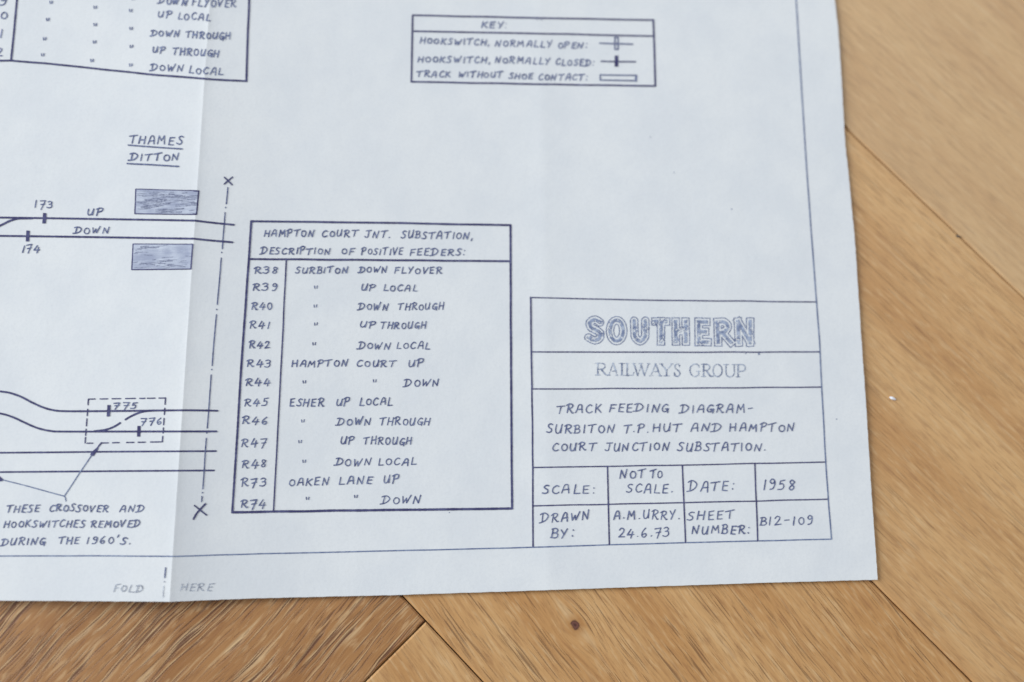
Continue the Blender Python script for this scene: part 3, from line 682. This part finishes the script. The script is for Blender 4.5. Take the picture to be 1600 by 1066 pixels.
for ch, a, b in [('R', 165, 285), ('A', 268, 372), ('I', 366, 424), ('L', 420, 502), ('W', 486, 638), ('A', 634, 738), ('Y', 722, 838), ('S', 838, 905),
                 ('G', 975, 1066), ('R', 1080, 1180), ('O', 1172, 1266), ('U', 1270, 1384), ('P', 1376, 1468)]:
    ya = 480 + (484 + (a - 165) * 0.010) / 5.517; yb2 = 480 + (586 + (a - 165) * 0.013) / 5.517
    for wd, pts in serif(ch, 900 + a / 5.517, 900 + b / 5.517, ya, yb2):
        mask |= (seg_dist(X, Y, pts) < wd * 0.98 + (n1 - .5) * .5)
k = grid_ink(mask & (n1 > 0.20 + 0.3 * (n2 - .5)), x0, y0, st); k.build('serif_stamp', STAMP_PALE, tb, 'faint serif capitals in worn blue stamp ink')

# --- station name, tracks, platforms, switches
k = Ink(); write(k, 'THAMES', 202, 224.6, 283, 226, 13.5, 2.1); write(k, 'DITTON', 203, 250.6, 279, 251.6, 12.5, 2.1)
k.line((200.5, 227), (284.5, 233), 2.1); k.line((199, 255.8), (279, 260.3), 2.3); k.build('station_name', INK_PEN, sheet)
def word(parent, *a):
    k = Ink(); write(k, *a, w=1.9); k.build('lettering', INK_PEN, parent)
def track(name, paths, w=3.0, text=None):
    k = Ink()
    for p in paths: k.curve(p, w)
    o = k.build(name, INK_BOLD, sheet)
    if text: word(o, *text)
track('track_line', [[(-500, 336), (-200, 338.4), (0, 340.2), (150, 342.4), (260, 344.2), (305, 345)], [(305, 345), (335, 348.6), (365.3, 351.5)]], 2.9, ('UP', 136.5, 336, 158, 336, 11.5))
track('track_line', [[(-500, 366), (-200, 367.4), (0, 368.8), (150, 370.8), (260, 372.6), (303, 373.2)], [(303, 373.2), (330, 376), (363, 378.8)]], 2.9, ('DOWN', 117, 365, 169, 365.4, 11.5))
track('siding_track', [[(-120, 396), (-50, 374), (0, 352.8), (14, 346), (28, 342), (50, 341.6)]], 2.9)
track('track_line', [[(-420, 600), (-120, 603), (-40, 606), (0, 611.7), (15, 614), (32.5, 620), (50, 629), (67.5, 636.8), (85, 641.4), (105, 642.7), (150, 642.6), (200, 642.2), (290, 641.2), (340, 642)]], 2.9)
track('track_line', [[(-420, 636), (-120, 638), (-40, 641), (0, 646.2), (20, 652), (37.5, 660), (57.5, 668.6), (77.5, 673.3), (100, 674.5), (200, 674.4), (338, 674.2)]], 2.9)
track('track_line', [[(-500, 711), (0, 707.6), (170, 706), (337.5, 705)]], 2.7)
track('track_line', [[(-500, 742), (0, 737.8), (170, 736.4), (334.5, 735.2)]], 2.7)
track('crossover_track', [[(147.5, 674), (165, 671.6), (178, 667), (187.8, 661)], [(196, 655.8), (204, 651), (215, 646), (226, 643), (240, 641.8)]], 3.0)
def platform(q):
    k = Ink(); k.path(list(q) + [q[0]], 2.4, 0.25); o = k.build('platform', INK_BOLD, sheet)
    k = Ink(); c = np.mean(np.array(q), 0); k.fill([np.array(p) + (c - np.array(p)) * 0.02 for p in q]); sh = k.build('shading', HATCH, o)
    k = Ink(); a, b, c_, d_ = [np.array(p, float) for p in q]
    for m in range(170):
        u0, t0 = rnd.uniform(0.0, 0.94), rnd.uniform(0.04, 0.96)
        if vnoise(np.array([u0 * 4.0 + a[0]]), np.array([t0 * 3.0]), 21)[0] < rnd.uniform(0.1, 0.75): continue
        L = rnd.uniform(0.05, 0.22); u1 = min(0.985, u0 + L); sl = rnd.uniform(-.10, .06) * L * 4
        at_ = lambda u, t: (a * (1 - u) + b * u) * (1 - t) + (d_ * (1 - u) + c_ * u) * t
        ptsq = [at_(u0 + (u1 - u0) * e / 4, min(.97, max(.03, t0 + sl * e / 4 + rnd.uniform(-.008, .008)))) for e in range(5)]
        k.ribbon(ptsq, rnd.uniform(0.6, 1.3), 0.35)
    k.build('crayon_strokes', CRAYON, o)
platform([(212.5, 296.2), (310.5, 298.8), (307, 335), (211, 333.8)])
platform([(208.2, 382), (301, 382.2), (298.2, 420.2), (206.2, 421.2)])
def switch(q, *text):
    k = Ink(); k.fill(q); word(k.build('hookswitch_mark', INK_BOLD, sheet), *text)
switch([(67.5, 333), (72.8, 333.4), (71.6, 349.5), (66.2, 349.4)], '173', 54.5, 324, 80, 324.6, 12)
switch([(41.4, 360.5), (46.6, 360.8), (45.6, 377.6), (40.4, 377.4)], '174', 34.5, 394, 61, 393.4, 12)
switch([(168, 633), (173, 633), (171.8, 651), (166.8, 651)], '775', 177.5, 638, 212.5, 638, 9.6)
switch([(214.8, 665.5), (220, 665.7), (219.2, 682.6), (214, 682.4)], '776', 219.5, 662.4, 251.5, 662.4, 10)
# --- dashed box, pointer, note
def dashes(k, a, b, ls, w):
    a = np.array(a, float); b = np.array(b, float); L = np.hypot(*(b - a))
    for s0, s1 in ls: k.line(a + (b - a) * s0 / L, a + (b - a) * min(s1, L) / L, w, 0.2)
k = Ink()
dashes(k, (138.3, 623.8), (258.7, 622), [(0, 10), (18, 30), (37, 50), (58, 73), (80, 88), (92, 104), (110, 120.4)], 1.9)
dashes(k, (138.3, 623.8), (133, 692.4), [(0, 9), (16, 26), (31, 42), (47, 57), (60, 69)], 1.9)
dashes(k, (258.7, 622), (253.7, 690.5), [(0, 10), (16, 26), (32, 42), (47, 55), (60, 68.6)], 1.9)
dashes(k, (136, 692.8), (253.7, 690.5), [(0, 9), (22, 33), (40, 50), (62, 73), (80, 91), (99, 117.8)], 1.9)
k.build('dashed_box', INK_BOLD, sheet)
k = Ink()
k.line((150, 701.5), (100.6, 775.2), 1.5); k.line((100.6, 775.4), (0, 748.6), 1.5); k.stroke([(100.6, 775.4), (102.2, 778), (103.2, 783.2)], 1.5)
pl_ = k.build('pointer_line', INK_THIN, sheet, 'thin forked pointer from the note to the dashed box')
k = Ink(); k.line((158.7, 692), (150.5, 702.5), 2.2); k.poly([(152, 699), (154, 701), (146.4, 713), (141, 711.2), (142.6, 707)], [(0, 1, 2, 3, 4)]); k.build('arrowhead', INK_BOLD, pl_)
k = Ink(); k.poly([(-9, 742), (0, 744.6), (4.6, 748.6), (3.6, 752.2), (-2, 752.4), (-9, 750)], [(0, 1, 2, 3, 4, 5)]); k.build('arrowhead', INK_BOLD, pl_)
k = Ink()
for a in [('THESE', 10, 800, 60, 800, 12.5), ('CROSSOVER', 77, 799, 168, 799.2, 11.8), ('AND', 186.5, 800, 223, 800, 12), ('HOOKSWITCHES', 6, 823.8, 130.5, 823.8, 12), ('REMOVED', 142, 823.8, 217, 823.6, 11.5),
          ('DURING', 2, 852.2, 69, 850.6, 12), ('THE', 91.5, 850, 122, 850, 11.5), ("1960'S.", 135.5, 849.6, 203, 849.6, 12)]:
    write(k, *a, w=2.0, shear=0.16)
k.build('note', INK_PEN, sheet, 'three lines of inked note beneath the forked pointer')

# --- section line with its crosses
k = Ink()
for a, b in [((356, 293.5), (353.7, 318.7)), ((351.7, 332.5), (347.5, 388.7)), ((345.8, 403.7), (339.6, 476)), ((338.2, 492), (331.6, 571.5)), ((330, 586), (324, 669)), ((322.5, 685), (317, 764)), ((315.7, 776), (315, 784))]:
    k.line(a, b, 1.9)
for c in [(352.8, 324.6), (346.5, 394.8), (338.8, 483.8), (331, 577.7), (323.2, 676.5), (316.4, 770)]: k.dot(c, 1.2)
k.build('section_line', INK_PEN, sheet)
k = Ink(); k.line((351, 277.5), (362.5, 289), 2.3); k.line((363.5, 277), (350.5, 288), 2.3); k.build('cross_mark', INK_BOLD, sheet)
k = Ink(); k.line((304, 790), (323, 805), 2.2); k.curve([(321, 787.5), (312, 797), (307, 803), (302.6, 811)], 3.0); k.build('cross_mark', INK_BOLD, sheet)

# --- fold mark and its pencilled words
k = Ink(); k.line((258.8, 887.5), (257.4, 902.5), 2.0); k.dot((257, 909), .9); k.build('fold_mark', INK_PEN, sheet)
k = Ink(); k.line((256, 916), (255, 933), 1.1); write(k, 'FOLD', 178, 925, 221, 925, 12.5, 1.5, 0.2); write(k, 'HERE', 282, 923.8, 330, 923, 12.5, 1.6, 0.22)
k.build('fold_lettering', PENCIL, sheet, 'two faint pencilled words either side of the fold')
for c, rr in [((1185.6, 553.4), 1.6), ((1165, 552.6), .8), ((1053, 270), .8), ((1143, 327), 1.0), ((1307, 655), .9), ((702, 801), .8), ((1016, 214.5), .7)]:
    k = Ink(); k.dot(c, rr); k.build('ink_spot', INK_THIN, sheet)

# ------------------------------------------------------------------ crumb on the floor
def crumb(px, size, name, label, cat, mat, seed):
    R = random.Random(seed); c = on_plane([px])[0]
    bm = bmesh.new(); bmesh.ops.create_icosphere(bm, subdivisions=2, radius=1.0)
    for v in bm.verts:
        s = 1 + R.uniform(-.25, .25)
        v.co = Vector((v.co.x * size[0] * s, v.co.y * size[1] * s, (v.co.z + 0.95) * size[2] * (1 if v.co.z > -.4 else .9)))
    me = bpy.data.meshes.new(name); bm.to_mesh(me); bm.free(); me.materials.append(mat)
    o = bpy.data.objects.new(name, me); C.objects.link(o); o.location = c - np.array([0, 0, 0.0001]); o.rotation_euler = (0, 0, -0.4)
    o['label'] = label; o['category'] = cat
CR = Nodes('chalky_white_crumb'); CR.link(CR.mix(CR.noise(CR.geo(), 3000.0), srgb(238, 240, 246), srgb(250, 250, 252)), CR.b.inputs['Base Color']); CR.b.inputs['Roughness'].default_value = 0.6
crumb((1394, 623), (0.00085, 0.00042, 0.0004), 'crumb', 'tiny white crumb on the pale oak beside the sheet', 'crumb', CR.m, 3)
DK = Nodes('dark_grit'); DK.link(DK.mix(DK.noise(DK.geo(), 3000.0), srgb(52, 56, 58), srgb(78, 80, 80)), DK.b.inputs['Base Color']); DK.b.inputs['Roughness'].default_value = 0.8
crumb((1496.5, 369.5), (0.0006, 0.0003, 0.00025), 'grit_speck', 'dark speck of grit lodged at a seam between two oak planks', 'grit', DK.m, 8)
